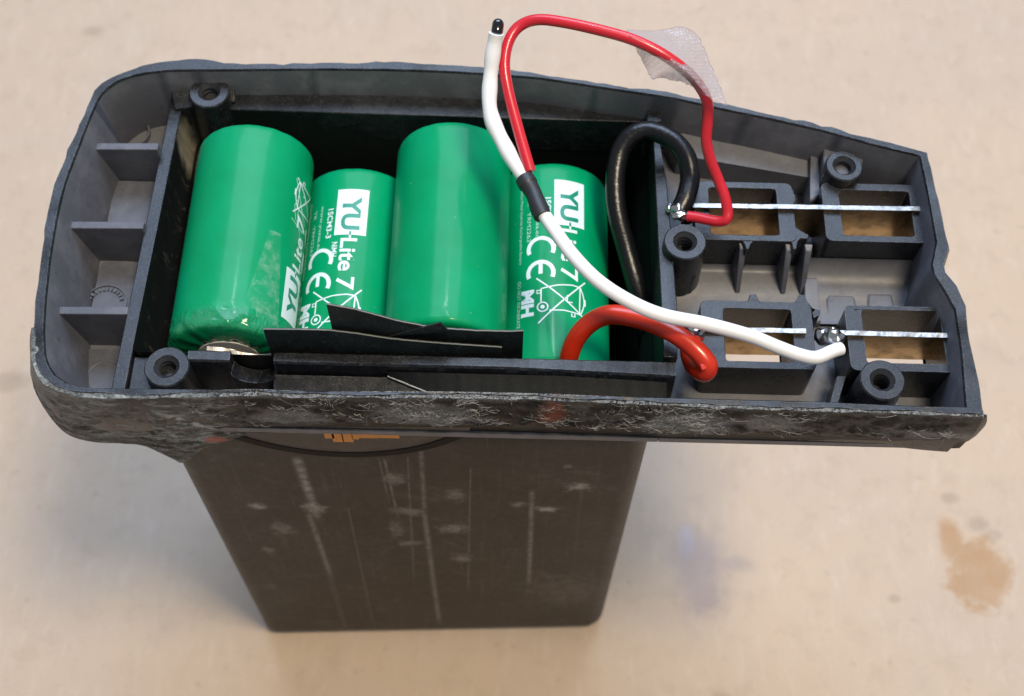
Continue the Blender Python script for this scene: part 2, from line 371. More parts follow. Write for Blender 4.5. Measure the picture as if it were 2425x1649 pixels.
def tube(pts, r, seg=16, k=8, wob=0.0, round_ends=False, bm=None, flat=1.0):
    path = catmull(pts, k) if k > 1 else pts
    L = [0.0]
    for a, b in zip(path, path[1:]): L.append(L[-1] + (b - a).length)
    rings = []; nrm = None; prev = None
    for i, p in enumerate(path):
        t = (path[min(i + 1, len(path) - 1)] - path[max(i - 1, 0)]).normalized()
        if nrm is None:
            nrm = t.cross(Vector((0, 0, 1)));  nrm = nrm if nrm.length > .1 else t.cross(Vector((1, 0, 0))); nrm.normalize()
        else: nrm = (nrm - t * nrm.dot(t)).normalized()
        bn = t.cross(nrm)
        rr = r(L[i] / L[-1]) if callable(r) else r
        if wob: rr *= 1 + wob * noise.noise(Vector((L[i] * 1.4, 3.1, 0)))
        if round_ends:
            e = min(L[i], L[-1] - L[i])
            if e < rr: rr = math.sqrt(max(rr * rr - (rr - e) ** 2, (rr * .08) ** 2))
        rings.append([p + nrm * (math.cos(2 * math.pi * q / seg) * rr) + bn * (math.sin(2 * math.pi * q / seg) * rr * flat) for q in range(seg)])
    return loft(rings, True, True, True, bm)
def lathe(profile, cx, cy, seg=32, bm=None, cap=False):
    rings = [[(cx + r * math.cos(2 * math.pi * i / seg), cy + r * math.sin(2 * math.pi * i / seg), z + HR) for i in range(seg)] for r, z in profile]
    return loft(rings, True, cap, cap, bm)
def trace(pts): return [P(*p) for p in pts]
def blob(c, r, seed, sq=(1, 1, 1), amp=.25, bm=None, sub=3):
    bm = bm or bmesh.new()
    g = bmesh.ops.create_icosphere(bm, subdivisions=sub, radius=1)
    for v in g['verts']:
        d = 1 + amp * noise.noise(v.co * 1.6 + Vector((seed, 0, 0)))
        v.co = Vector((v.co.x * sq[0], v.co.y * sq[1], v.co.z * sq[2])) * (r * d) + Vector(c)
    return bm

# ---------------------------------------------------------------- the table
bm = bmesh.new(); bmesh.ops.create_cube(bm, size=1)
for v in bm.verts: v.co = Vector((v.co.x * 160, v.co.y * 160 + 25, v.co.z * 1.8 - .9))
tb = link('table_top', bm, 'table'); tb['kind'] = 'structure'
tb['label'] = 'pale beige pressed board table top with brown and violet stains, a painted shadow and blue glint'

# ---------------------------------------------------------------- the housing
HOME = Vector((0, 0, 0))
house = empty('battery_housing', (0, 0, 0), 'scuffed black battery housing with gouged tray, standing open on the beige table', 'battery housing')

# outline of the rim: pairs of (outer, inner) points traced at rim height
PAIRS = [((2236, 942), (2191, 924)), ((2226, 885), (2186, 860)), ((2211, 801), (2180, 790)), ((2195, 695), (2166, 702)), ((2175, 649), (2141, 658)), ((2150, 618), (2118, 622)),
         ((2146, 600), (2114, 600)), ((2158, 562), (2124, 548)), ((2133, 456), (2105, 440)), ((2108, 345), (2086, 354)), ((2000, 317), (1985, 330)), ((1865, 281), (1865, 297)),
         ((1718, 249), (1718, 264)), ((1650, 236), (1650, 251)), ((1532, 208), (1532, 224)), ((1410, 192), (1410, 206)), ((1396, 190), (1396, 204)), ((1223, 164), (1223, 178)), ((1090, 148), (1090, 168)),
         ((1006, 144), (1006, 163)), ((870, 135), (870, 159)), ((855, 140), (855, 159)), ((728, 141), (728, 158)), ((600, 143), (600, 159)), ((509, 139), (509, 160)), ((448, 131), (448, 160)),
         ((385, 135), (380, 161)), ((320, 145), (330, 167)), ((308, 154), (300, 173)), ((245, 173), (265, 186)), ((209, 203), (229, 214)), ((176, 283), (200, 280)), ((151, 340), (178, 339)),
         ((121, 418), (148, 418)), ((100, 500), (129, 500)), ((88, 594), (114, 594)), ((77, 680), (105, 680)), ((73, 742), (101, 742)), ((74, 815), (103, 810)), ((90, 858), (122, 850)), ((122, 881), (150, 872)),
         ((160, 892), (190, 879)), ((260, 900), (260, 880)), ((420, 898), (420, 881)), ((581, 893), (581, 883)), ((812, 901), (812, 886)), ((1043, 898), (1043, 889)), ((1227, 904), (1227, 894)), ((1450, 914), (1450, 899)),
         ((1677, 924), (1677, 905)), ((1865, 930), (1865, 910)), ((2060, 936), (2060, 919))]
def densify(pairs, step=.22):
    o, i = [], []
    n = len(pairs)
    for k in range(n):
        a, b = pairs[k], pairs[(k + 1) % n]
        ao, bo = P(*a[0]), P(*b[0]); ai, bi = P(*a[1]), P(*b[1])
        m = max(1, int((bo - ao).length / step))
        for s in range(m):
            t = s / m; o.append(ao.lerp(bo, t)); i.append(ai.lerp(bi, t))
    def sm(l, w=.4, it=1):
        for _ in range(it):
            l2 = []
            for k, p in enumerate(l):
                q = (l[k - 1] + l[(k + 1) % len(l)]) / 2
                l2.append(p.lerp(q, w) if p.x < 8.6 else p)
            l = l2
        return l
    return sm(o), sm(i)
RO, RI = densify(PAIRS)
def nz(p, s=1.0, k=0.0): return noise.noise(Vector((p.x * s + k, p.y * s, p.z * s)))
rings = [[], [], [], [], [], []]
for o_, i_ in zip(RO, RI):
    back = o_.y > 18.5; w = nz(o_, 1.7) * .04 + (nz(o_, 5.5, 9) * .05 if back else nz(o_, 5, 3) * .02)
    out = (o_ - i_).normalized()
    c = Vector((0, 16.5, 0)); ci = (Vector((c.x, c.y, i_.z)) - i_).normalized()
    draft = .42 if i_.x < -8.7 and i_.y < 20 and i_.y > 12.7 else .10
    o2 = o_ + out * w
    rings[0].append(o_ - out * .16 + Vector((0, 0, -2.15)))
    rings[1].append(o2 + Vector((0, 0, -.12)))
    rings[2].append(o2 - out * .05 + Vector((0, 0, nz(o_, 3) * .03)))
    rings[3].append(i_ + out * .04 + Vector((0, 0, nz(i_, 3) * .015)))
    rings[4].append(i_ + Vector((0, 0, -.05)))
    rings[5].append(i_ + Vector((draft if i_.x < 0 and draft > .2 else ci.x * .1, ci.y * .1, -2.15)))
bm = loft(rings, True)
trim = link('tray_rim', bm, 'rim', house, smooth=38); trim.data.materials.append(MT['grey'])
nR = len(RO)
for f in trim.data.polygons:
    if f.index // nR == 4: f.material_index = 1

COMP = [(-8.45, 13.42), (3.42, 13.42), (3.36, 20.45), (-8.45, 20.62)]
SL = dict(a=(4.65, 17.06, 6.28, 18.40), b=(7.80, 17.12, 9.50, 18.42), c=(4.82, 13.68, 6.38, 15.04), d=(8.0, 13.72, 9.80, 15.10))
SLO = dict(a=(4.28, 16.90, 6.68, 18.58), b=(7.38, 16.95, 10.0, 18.62), c=(4.30, 13.50, 6.86, 15.24), d=(7.62, 13.52, 10.0, 15.20))
# floor with the cell well and the four contact openings cut out
inn = [(p.x, p.y) for p in rings[5]]
pocket = [p for p in inn if p[0] < -8.5]
bm = prism(pocket, lambda x, y: -2.0 + min(0, (y - 19)) * .02, -2.2)
prism([(-8.5, 20.6), (3.4, 20.6), (3.4, 21.0), (-8.5, 21.2)], -2.0, -2.2, bm=bm)
prism([(-8.5, 12.32), (3.4, 12.32), (3.4, 13.42), (-8.5, 13.42)], -2.0, -2.2, bm=bm)
prism([(3.42, 18.6), (9.98, 18.6), (9.98, 19.0), (3.42, 20.6)], -2.0, -2.2, bm=bm)
xs = sorted({3.42, 9.98} | {SL[k][i] for k in 'abcd' for i in (0, 2)}); ys = sorted({12.32, 18.6} | {SL[k][i] for k in 'abcd' for i in (1, 3)})
for xa, xb in zip(xs, xs[1:]):
    for ya, yb in zip(ys, ys[1:]):
        mx_, my_ = (xa + xb) / 2, (ya + yb) / 2
        if any(SL[k][0] < mx_ < SL[k][2] and SL[k][1] < my_ < SL[k][3] for k in 'abcd'): continue
        prism([(xa, ya), (xb, ya), (xb, yb), (xa, yb)], -2.0, -2.2, bm=bm)
link('tray_floor', bm, 'bay', house)  # bay colour holds dust and the painted brightness of the lit floor

# well of the cells
def wz(x, y): return -.46 - max(0, y - 15) * .092
def ringat(x0, y0, x1, y1, z): return [(p[0], p[1], (wz(*p) if z is None else z) + HR) for p in rrect(x0, y0, x1, y1, .12)]
bm = loft([ringat(-8.45, 13.42, 3.38, 20.58, None), ringat(-8.43, 13.44, 3.36, 20.55, -2.2), ringat(-8.1, 13.46, 3.15, 20.5, -2.6), ringat(-8.0, 13.5, 3.05, 20.4, -8.5)], True, False, True)
for f in bm.faces: pass
w_ = link('cell_well', bm, 'inner', house, smooth=40)
def strip(name, poly, z1, z0, mat='rim', bevel=.025, label=None): return link(name, prism(poly, z1, z0), mat, house, bevel=bevel, label=label)
strip('well_wall', [(-8.76, 12.42), (-8.76, 20.98), (-8.453, 20.98), (-8.453, 12.42)], lambda x, y: -.44 - max(0, y - 15) * .09, -2.2)
strip('well_wall', [(3.385, 13.6), (3.385, 20.2), (3.50, 20.2), (3.66, 18.70), (3.74, 15.0), (3.70, 13.6)], lambda x, y: -.44 - max(0, y - 15) * .09, -2.2)
# far wall and its ledge
bl = [(-8.44, 20.6), (-8.44, 21.05), (-4, 21.15), (0, 21.1), (2.75, 20.95), (3.2, 20.85), (3.2, 20.5)]
strip('well_ledge', bl, -.92, -2.2)
strip('ledge_post', [XY(1466, 286, -.7), XY(1500, 286, -.7), XY(1504, 236, -.7), XY(1474, 232, -.7)], -.55, -2.2)
# near wall: a short piece, the melted notch, the long piece with a ragged end
def wall_run(x0, x1, name, ragged):
    n = int((x1 - x0) / .08) + 1; rr = []
    for i in range(n + 1):
        x = x0 + (x1 - x0) * i / n; e = 1.0 if ragged and x > 0 else .3
        j = noise.noise(Vector((x * 6, 1, 0))) * .022 * e; j2 = noise.noise(Vector((x * 9, 5, 0))) * .03 * e
        y0, y1 = 13.13 - max(0, x) * .03, 13.415
        zt = -.27 + j
        if x > x1 - .25 and ragged: zt += .10 * noise.noise(Vector((x * 14, 2, 3)))
        rr.append([(x, y0 - .02, HR - 2.2), (x, y0, HR + zt - .34), (x, y0 + .01 + j2, HR + zt - .05), (x, y0 + .05, HR + zt), (x, y1 - .04, HR + zt + j2 * .5), (x, y1, HR + zt - .04), (x, y1, HR - 2.2)])
    return link(name, loft(rr, True, True, True), 'rim', house, smooth=35)
wall_run(-7.15, -6.22, 'well_wall', False)
wall_run(-5.25, 3.62, 'well_wall', True)
# lower step and melted notch between them
bm = bmesh.new(); g = []
for i in range(15):
    x = -6.22 + .97 * i / 14; u = i / 14; dip = -.62 - .42 * math.sin(math.pi * u) ** .5
    g.append([(x, 12.95 + .03 * math.sin(i), HR - 2.1), (x, 12.98, HR + dip + .05), (x, 13.2, HR + dip + .04 * math.sin(i * 2.1)), (x, 13.40, HR + dip - .12), (x, 13.41, HR - 2.1)])
link('melted_notch', loft(g, True, True, True), 'rim', house, smooth=40)
# step and torn skin lying along the channel in front of the near wall
strip('channel_step', [(-5.3, 12.36), (-.9, 12.36), (-1.3, 12.7), (-2.2, 12.95), (-2.6, 13.08), (-5.3, 13.08)], lambda x, y: -1.02 + (y - 12.4) * .45, -2.15, 'rim', .02)
rr = []; ed = []
for i in range(100):
    x = -2.75 + 6.2 * i / 99
    u = min(1, (x + 2.75) / 1.9); y0 = 13.05 - .62 * u + .03 * noise.noise(Vector((x * 6, 0, 7)))
    if x > .2: y0 = 12.42 + .10 * abs(noise.noise(Vector((x * 1.1, 3, 7)))) + .03 * noise.noise(Vector((x * 7, 0, 7)))
    z0 = -.62 - .33 * u; zz = .03 * noise.noise(Vector((x * 5, 2, 1)))
    rr.append([(x, 13.1, HR - 2.0), (x, 13.1, HR - .50), (x, (13.1 + y0) / 2, HR + (z0 - .50) / 2 + zz), (x, y0, HR + z0), (x, y0 - .02, HR + z0 - .1), (x, y0 + .05, HR - 2.0)])
    ed.append(Vector((x, y0 - .005, HR + z0)))
sk = link('torn_skin', loft(rr, True, True, True), 'inner', house, smooth=30)
link('torn_edge', tube(ed[:72], .016, 5, 1, .8), 'fibre', sk)

# ribs of the left pocket
for top, bot in ((((195, 343), (354, 338)), ((243, 412), (342, 408))), (((143, 523), (326, 516)), ((176, 593), (311, 592))), (((114, 722), (291, 706)), ((156, 822), (271, 822)))):
    a, b = P(*top[0], -.6), P(*top[1], -.6); yb = (a.y + b.y) / 2
    x0, x1 = a.x, -8.74
    bm = bmesh.new(); v = []
    for dy in (0, .20):
        v.append([bm.verts.new(q) for q in ((x0 + .02, yb + dy, HR - .62), (x1, yb + dy, HR - .55), (x1, yb + dy * 1.3, HR - 2.3), (x0 + .38, yb + dy * 1.3, HR - 2.3))])
    for i in range(4):
        j = (i + 1) % 4; bm.faces.new((v[0][i], v[0][j], v[1][j], v[1][i]))
    bm.faces.new(v[0][::-1]); bm.faces.new(v[1])
    link('pocket_rib', bm, 'grey', house, bevel=.02)
# pocket floor: three shallow steps and a date ring
for (y0, y1, z) in ((16.9, 19.0, -1.86), (14.6, 16.65, -1.95), (12.5, 14.3, -2.05)):
    bm = prism(rrect(-10.1, y0, -8.765, y1, .15), z, z - .3); link('pocket_floor', bm, 'grey', house, bevel=.03)
q = P(238, 688, -1.9)
bm = lathe([(.52, -1.95), (.52, -1.905), (.49, -1.905), (.49, -1.95)], q.x, q.y)
dr = link('date_ring', bm, 'grey', house, smooth=40)
for k in range(11):
    a = math.radians(20 + k * 14); bx, by = q.x + .40 * math.cos(a), q.y + .40 * math.sin(a)
    bm = bmesh.new(); bmesh.ops.create_cube(bm, size=1)
    for v in bm.verts:
        c_, s_ = math.cos(a), math.sin(a); lx, ly = v.co.x * .09, v.co.y * (.035 if k % 3 else .06)
        v.co = Vector((bx + lx * c_ - ly * s_, by + lx * s_ + ly * c_, HR - 1.92 + v.co.z * .05))
    link('raised_digit', bm, 'grey', dr)
for px, py, r, zf in ((300, 300, .45, -1.86), (235, 855, .42, -2.05)):
    c = P(px, py, zf)
    link('ejector_mark', lathe([(r, -2.3), (r, zf + .012), (r - .025, zf + .02), (r - .05, zf + .004), (r - .05, -2.3)], c.x, c.y, 28), 'grey', house, smooth=40)

# screw bosses
def boss(px, py, r, z, hole=.235, seed=0):
    c = P(px, py, z); x, y = c.x, c.y
    prof = [(r + .06, -2.1), (r + .005, z - .03), (r - .025, z), (hole + .05, z), (hole + .02, z - .03)]
    o = link('screw_boss', lathe(prof, x, y, 40), 'rim', house, smooth=25)
    th = []
    zz = z - .03; k = 0
    while zz > z - 1.3:
        th.append((hole + (.02 if k % 2 == 0 else -.045), zz)); zz -= .07; k += 1
    th.append((.005, zz))
    link('thread', lathe(th, x, y, 24), 'shrink', o, smooth=20)
    return x, y
boss(378, 832, .49, -.22); boss(474.5, 208, .49, -.46); boss(1916, 376, .44, -.35); boss(1555, 548, .49, -.30); boss(2003, 862, .49, -.18)
# webs carrying the bosses
strip('boss_web', [XY(395, 247, -.85), XY(535, 232, -.85), XY(532, 176, -.85), XY(386, 178, -.85)], lambda x, y: -.88 + max(0, y - 20.6) * .35, -2.15, 'rim')
strip('boss_web', [(-8.44, 12.42), (-7.2, 12.42), (-7.15, 13.38), (-8.44, 13.38)], -.62, -2.15, 'rim')
strip('boss_web', [XY(1864, 410, -.8), XY(1952, 404, -.8), XY(1958, 335, -.8), XY(1866, 322, -.8)], -.62, -2.15, 'grey', .04)
strip('boss_web', [(7.72, 12.44), (8.68, 12.44), (8.62, 13.3), (7.82, 13.3)], -.85, -2.15, 'grey', .04)
strip('boss_web', [(3.6, 16.2), (3.95, 16.2), (3.95, 16.95), (3.6, 16.95)], -.75, -2.15, 'rim', .04)

strip('boss_web', [(3.62, 16.98), (3.78, 16.98), (4.28, 17.25), (4.28, 17.45), (3.62, 17.2)], -.75, -2.15, 'rim', .04)
strip('boss_web', [(4.25, 16.3), (4.5, 16.5), (4.5, 16.92), (4.2, 16.92)], -.85, -2.15, 'rim', .04)
strip('boss_web', [(3.66, 16.12), (4.3, 16.12), (4.42, 16.4), (3.66, 16.4)], -1.15, -2.15, 'rim', .05)

# contact slots: rounded boxes open through the floor
EX = {}
for k, o_ in SLO.items():
    i_ = SL[k]
    bm = prism(rrect(*o_, .16), -.68, -2.2, holes=[rrect(*i_, .07)[::-1]])
    link('contact_slot', bm, 'rim', house, bevel=.025)
# lugs and gussets on the slot boxes
def poly_px(name, pts, z1, z0, mat='rim', bv=.02): return link(name, prism([XY(*p, z1 if not callable(z1) else -.7) for p in pts], z1, z0), mat, house, bevel=bv)
poly_px('slot_lug', [(1796, 505), (1812, 520), (1836, 533), (1834, 543), (1818, 541), (1811, 548), (1807, 566), (1800, 566), (1797, 552), (1790, 546)], -.70, -2.0)
poly_px('slot_lug', [(1684, 546), (1690, 556), (1693, 566), (1700, 566), (1704, 554), (1710, 547)], -.70, -2.0)
poly_px('slot_lug', [(1690, 690), (1698, 680), (1702, 668), (1716, 668), (1722, 682), (1732, 690)], -.70, -2.0)
poly_px('slot_lug', [(1800, 690), (1808, 680), (1813, 669), (1826, 669), (1832, 684), (1845, 700), (1862, 704), (1860, 716), (1846, 722), (1840, 700)], -.70, -2.0)
poly_px('slot_lug', [(1788, 416), (1800, 430), (1806, 452), (1796, 470), (1788, 470)], -.70, -2.0)
for x in (5.42, 6.52, 6.98):
    d = .75 if x < 7.2 else .4; h = -.8 if x < 7.2 else -1.55; tk = .07
    bm = bmesh.new(); v = []
    for dx in (-tk, tk): v.append([bm.verts.new(q) for q in ((x + dx * 1.4, 16.92, HR + h), (x + dx, 16.92 - .16, HR + h - .06), (x + dx * .8, 16.92 - d, HR - 1.88), (x + dx * 1.8, 16.92, HR - 2.1))])
    for i in range(4): bm.faces.new((v[0][i], v[0][(i + 1) % 4], v[1][(i + 1) % 4], v[1][i]))
    bm.faces.new(v[0][::-1]); bm.faces.new(v[1]); link('gusset', bm, 'grey', house, bevel=.02)
# the hollow between the two rows of slots
def hollow(x0, x1, prof):
    return link('trough', loft([[(x, y, HR + z) for y, z in prof] for x in (x0, x1)], False), 'bay', house, smooth=50)
arc = [(16.89 - .16 * (1 - math.cos(a)), -1.74 - .16 * math.sin(a)) for a in [math.radians(9 * k) for k in range(11)]]
arc2 = [(16.93 - .5 * (1 - math.cos(a)), -1.42 - .48 * math.sin(a)) for a in [math.radians(9 * k) for k in range(11)]]
hollow(7.15, 9.72, arc2 + [(16.1, -1.895), (16.05, -1.925), (15.35, -1.855)])
hollow(3.9, 7.15, arc + [(16.1, -1.90), (16.05, -1.93), (15.35, -1.86)])
strip('trough_step', [(6.95, 15.32), (7.35, 15.32), (7.32, 16.5), (7.02, 16.5)], lambda x, y: -1.75 + (y - 15.3) * .12, -2.05, 'bay', .05)
strip('trough_step', [(8.5, 15.55), (9.22, 15.55), (9.18, 16.25), (8.56, 16.25)], lambda x, y: -1.86, -2.05, 'bay', .08)
strip('trough_step', [(7.5, 15.5), (8.32, 15.5), (8.28, 16.2), (7.56, 16.2)], lambda x, y: -1.88, -2.05, 'bay', .08)
# shelf behind the upper slots
strip('back_shelf', [XY(1514, 302, -1.2), XY(1612, 306, -1.2), XY(1838, 350, -1.2), XY(1838, 403, -1.2), XY(1632, 368, -1.2), XY(1540, 352, -1.2)], -1.2, -2.1, 'bay', .07)
strip('partition', [XY(1840, 452, -.9), XY(1862, 440, -.9), XY(1862, 318, -.9), XY(1842, 312, -.9)], lambda x, y: -1.0 , -2.1, 'grey', .05)
strip('back_shelf', [XY(1960, 412, -1.5), XY(2095, 418, -1.5), XY(2085, 385, -1.5), XY(1962, 370, -1.5)], -1.55, -2.1, 'bay', .06)
poly_px('corner_brace', [(2062, 405), (2076, 405), (2098, 362), (2092, 356)], -1.0, -2.1, 'grey')
strip('partition', [(7.05, 12.5), (7.22, 12.5), (7.62, 13.6), (7.42, 13.6)], -1.1, -2.1, 'rim', .03)
strip('floor_step', [(3.85, 12.55), (6.98, 12.55), (6.85, 13.05), (3.95, 13.05)], lambda x, y: -1.55, -2.1, 'grey', .05)
strip('floor_step', [(8.8, 12.5), (9.7, 12.5), (9.75, 12.9), (8.8, 12.9)], lambda x, y: -1.5, -2.1, 'grey', .05)

# metal contacts
def blade(x0, x1, y, z=-.56, h=1.12, yaw=0.0):
    n = 26
    rr = []
    for i in range(n + 1):
        x = x0 + (x1 - x0) * i / n; yy = y + yaw * (x - x0) + .012 * noise.noise(Vector((x * 1.5, y, 0))); e = .012 * noise.noise(Vector((x * 6, y, 4)))
        rr.append([(x, yy - .045, HR + z - h), (x, yy - .045, HR + z - .03), (x, yy + .045, HR + z - .03), (x, yy + .045, HR + z - h)])
    o = link('contact_blade', loft(rr, True, True, True), 'brass', house)
    rr2 = [[(p[0][0], p[1][1] - .012, HR + z - .029), (p[0][0], p[1][1] - .012, HR + z + .012 * noise.noise(Vector((p[0][0] * 7, y, 0)))), (p[0][0], p[2][1] + .015, HR + z + .01 * noise.noise(Vector((p[0][0] * 5, y, 9)))), (p[0][0], p[2][1] + .015, HR + z - .029)] for p in rr]
    link('edge_glint', loft(rr2, True, True, True), 'nickel', o)  # silver strip added for the light caught by the blade's top edge
    return o
b1 = blade(4.05, 9.72, 17.78, yaw=.012, h=1.24)
b2 = blade(4.05, 6.66, 14.42)
b3 = blade(7.42, 9.86, 14.40)
def solder(parent, px, py, z, r, seed, sq=(1, 1, .8)):
    return link('solder_joint', blob(P(px, py, z), r * 1.25, seed, sq, .28, sub=4), 'solder', parent, smooth=180)
solder(b1, 1538, 478, -.55, .17, 1, (1, .9, 1)); solder(b1, 1522, 474, -.6, .10, 2); solder(b1, 1545, 490, -.5, .13, 5, (1.2, .8, .7))
solder(b2, 1578, 752, -.6, .20, 3, (1, .8, 1)); solder(b2, 1566, 742, -.7, .10, 9)
solder(b3, 1890, 770, -.55, .20, 4, (1, .9, 1.1)); solder(b3, 1868, 762, -.8, .17, 6); solder(b3, 1888, 752, -.45, .08, 8, (.7, .7, 1.6))

# ---------------------------------------------------------------- lower shell of the housing
fl, fr = P(586, 1439, -HR), P(1384, 1428, -HR)
def shell_ring(z, inset=0.0, front=12.5, bot=0.0):
    x0, x1, y1 = -8.28 + inset, 3.34 - inset, 20.75 - inset
    yl = front + inset + (fl.y - 12.5) * bot; yr = front + inset + (fr.y - 12.5) * bot
    r = .55; pts = []
    for cx, cy, a0 in ((x1 - r, y1 - r, 0), (x0 + r, y1 - r, 90), (x0 + r, yl + r, 180), (x1 - r, yr + r, 270)):
        for k in range(9):
            a = math.radians(a0 + 90 * k / 8); pts.append((cx + r * math.cos(a), cy + r * math.sin(a), z + HR))
    return pts
rg = [shell_ring(-2.1, 0, 12.62)]
for k in range(1, 30): rg.append(shell_ring(-2.1 - (HR - 2.6) * k / 29, 0, 12.5, k / 29))
for a in (20, 45, 70, 90): rg.append(shell_ring(-HR + .5 - .5 * math.sin(math.radians(a)) + .004, .4 * (1 - math.cos(math.radians(a))), 12.5, 1))
bm = loft(rg, True, False, True)
shell = link('lower_shell', bm, 'shell', house, smooth=40)
# round label recess, mostly hidden under the gouged edge
lc = PY(782, 1028, 12.5); rad = 3.75; cx, cz = lc.x, lc.z + rad
def disc(r0, r1, y, dy, seg=72):
    rr = []
    for r, yy in ((r0, y + dy), (r0, y), (r1, y), (r1, y + dy)):
        rr.append([(cx + r * math.cos(2 * math.pi * i / seg), yy, min(cz + r * math.sin(2 * math.pi * i / seg), HR - 1.0)) for i in range(seg)])
    return loft(rr, True)
lb = link('round_label', disc(.01, rad - .19, 12.43, .1), 'label', shell, smooth=40)
link('label_groove', disc(rad - .20, rad + .06, 12.41, .12), 'hole', shell, smooth=40)  # raised ring in flat black where the recess runs

# orange lettering at the lower edge of the label (only the feet of the characters show)
def letter_box(x0, x1, z0, z1):
    b = bmesh.new(); bmesh.ops.create_cube(b, size=1)
    for v in b.verts: v.co = Vector(((x0 + x1) / 2 + v.co.x * (x1 - x0), 12.426 + v.co.y * .006, (z0 + z1) / 2 + v.co.z * (z1 - z0)))
    return b
for (xa, ya, xb, yb) in ((738, 992, 756, 978), (757, 1000, 776, 978), (779, 1000, 798, 978), (800, 994, 812, 978), (815, 991, 855, 978), (858, 991, 905, 978)):
    a = PY(xa, ya, 12.46); b = PY(xb, yb, 12.46)
    link('printed_letter', letter_box(a.x, b.x, a.z, b.z + 1.0), 'orange', lb)

# ---------------------------------------------------------------- the gouged front edge
COLS = [((73, 742), (74, 800), 15.2), ((74, 790), (75, 850), 14.2), ((74, 815), (80, 885), 13.6), ((90, 858), (95, 918), 13.0), ((122, 881), (126, 962), 12.65), ((160, 892), (161, 990), 12.5), ((215, 899), (216, 1004), 12.45),
        ((265, 900), (314, 1010), 12.45), ((310, 900), (363, 1028), 12.45), ((345, 900), (394, 1043), 12.45), ((368, 899), (410, 1051), 12.45), ((395, 899), (430, 1043), 12.45), ((440, 898), (464, 1018), 12.45),
        ((500, 896), (515, 1002), 12.45), ((576, 894), (576, 991), 12.45), ((729, 899), (729, 985), 12.45), ((977, 899), (977, 986), 12.42), ((1227, 904), (1227, 989), 12.4), ((1400, 911), (1400, 993), 12.38), ((1462, 914), (1466, 994), 12.38),
        ((1500, 916), (1500, 1001), 12.36), ((1523, 917), (1523, 1004), 12.36), ((1550, 918), (1553, 1001), 12.36), ((1590, 920), (1592, 1001), 12.36), ((1700, 925), (1700, 1004), 12.36), ((1843, 929), (1843, 1009), 12.36),
        ((2030, 935), (2020, 1014), 12.36), ((2150, 939), (2120, 1017), 12.36), ((2205, 941), (2165, 1018), 12.36), ((2236, 942), (2178, 1018), 12.4), ((2237, 939), (2212, 982), 12.5)]
T, B, OUTW = [], [], []
for (t_, b_, y) in COLS:
    T.append(P(*t_)); B.append(PY(*b_, y))
def col_at(s):
    k = min(int(s), len(COLS) - 2); u = s - k
    def cr(L):
        p0, p1, p2, p3 = L[max(k - 1, 0)], L[k], L[k + 1], L[min(k + 2, len(L) - 1)]
        return .5 * ((2 * p1) + (p2 - p0) * u + (2 * p0 - 5 * p1 + 4 * p2 - p3) * u * u + (3 * p1 - p0 - 3 * p2 + p3) * u ** 3)
    return cr(T) if k < 27 else T[k].lerp(T[k + 1], u), cr(B) if k < 27 else B[k].lerp(B[k + 1], u)
# arc length parametrisation
S, acc = [], [0.0]
N0 = 1200
for i in range(N0 + 1): S.append(col_at((len(COLS) - 1) * i / N0 * .99999))
for a, b in zip(S, S[1:]): acc.append(acc[-1] + (b[0] - a[0]).length)
NC, NR = 760, 30
bm = bmesh.new(); uvl = bm.loops.layers.uv.new('UVMap'); grid = []; j = 0; lip_pts = []
for i in range(NC + 1):
    L = acc[-1] * i / NC
    while j < N0 - 1 and acc[j + 1] < L: j += 1
    f = (L - acc[j]) / max(acc[j + 1] - acc[j], 1e-6)
    t_ = S[j][0].lerp(S[j + 1][0], f); b_ = S[j][1].lerp(S[j + 1][1], f)
    tg = (S[min(j + 3, N0)][0] - S[max(j - 3, 0)][0]); tg.z = 0; tg.normalize(); out = Vector((tg.y, -tg.x, 0))
    row = []
    for k in range(NR + 1):
        v = k / NR
        p = t_.lerp(b_, v)
        x = p.x
        left = 1 if x < -6.8 else max(0, 1 - (x + 6.8) / 1.2)
        bulge = .02 + .04 * left + .10 * (1 - left) * (1 if v < .62 else max(0, 1 - (v - .62) / .2))
        p = p + out * (bulge * math.sin(math.pi * v) ** .7 if 0 < v < 1 else 0)
        q = Vector((p.x * 2.2, p.y * 2, p.z * 3.2))
        ch = noise.fractal(q * 1.1, .75, 2.1, 6) * .5
        ru = abs(noise.noise(q * .8 + Vector((5, 0, 0))))
        q = Vector((p.x * 2.2, p.y * 2, p.z * 3.2))
        fade = min(1, i / (NC * .16)) * min(1, (NC - i) / (NC * .05))
        rough = .8 * fade * (.085 * (1 - left) * (1 if v < .55 else max(.12, 1 - (v - .55) / .25)) + .085 * left)
        env = math.sin(math.pi * min(1, max(0, v) * 1.0)) ** .35 if 0 < v < 1 else 0
        vd = noise.voronoi(Vector((p.x * 1.5, 0, p.z * 2.6)) + noise.noise_vector(q * .9) * .35)[0]
        p = p + out * ((rough * (ch * 1.3 - ru * .5) + (.13 * min(.6, vd[1] - vd[0]) - .05) * (rough / .085)) * env)
        p.z += .04 * ch * env
        if k == 0: p = t_ + out * (.03 + .03 * noise.noise(q * 1.5)) + Vector((0, 0, -.03 + .03 * noise.noise(q * 2)))
        if k == NR: p.z += .03 * noise.noise(Vector((x * 4, 0, 0))) * (1 if x < -5 else .4)
        row.append(bm.verts.new(p))
        if 0 < k < NR: lip_pts.append((p.copy(), out.copy(), tg.copy(), v))
    # turned in under the edge
    e = row[-1].co
    row.append(bm.verts.new(e - out * .30 + Vector((0, 0, .10)))); row.insert(0, bm.verts.new(t_ - out * .12 + Vector((0, 0, -.015))))
    grid.append(row)
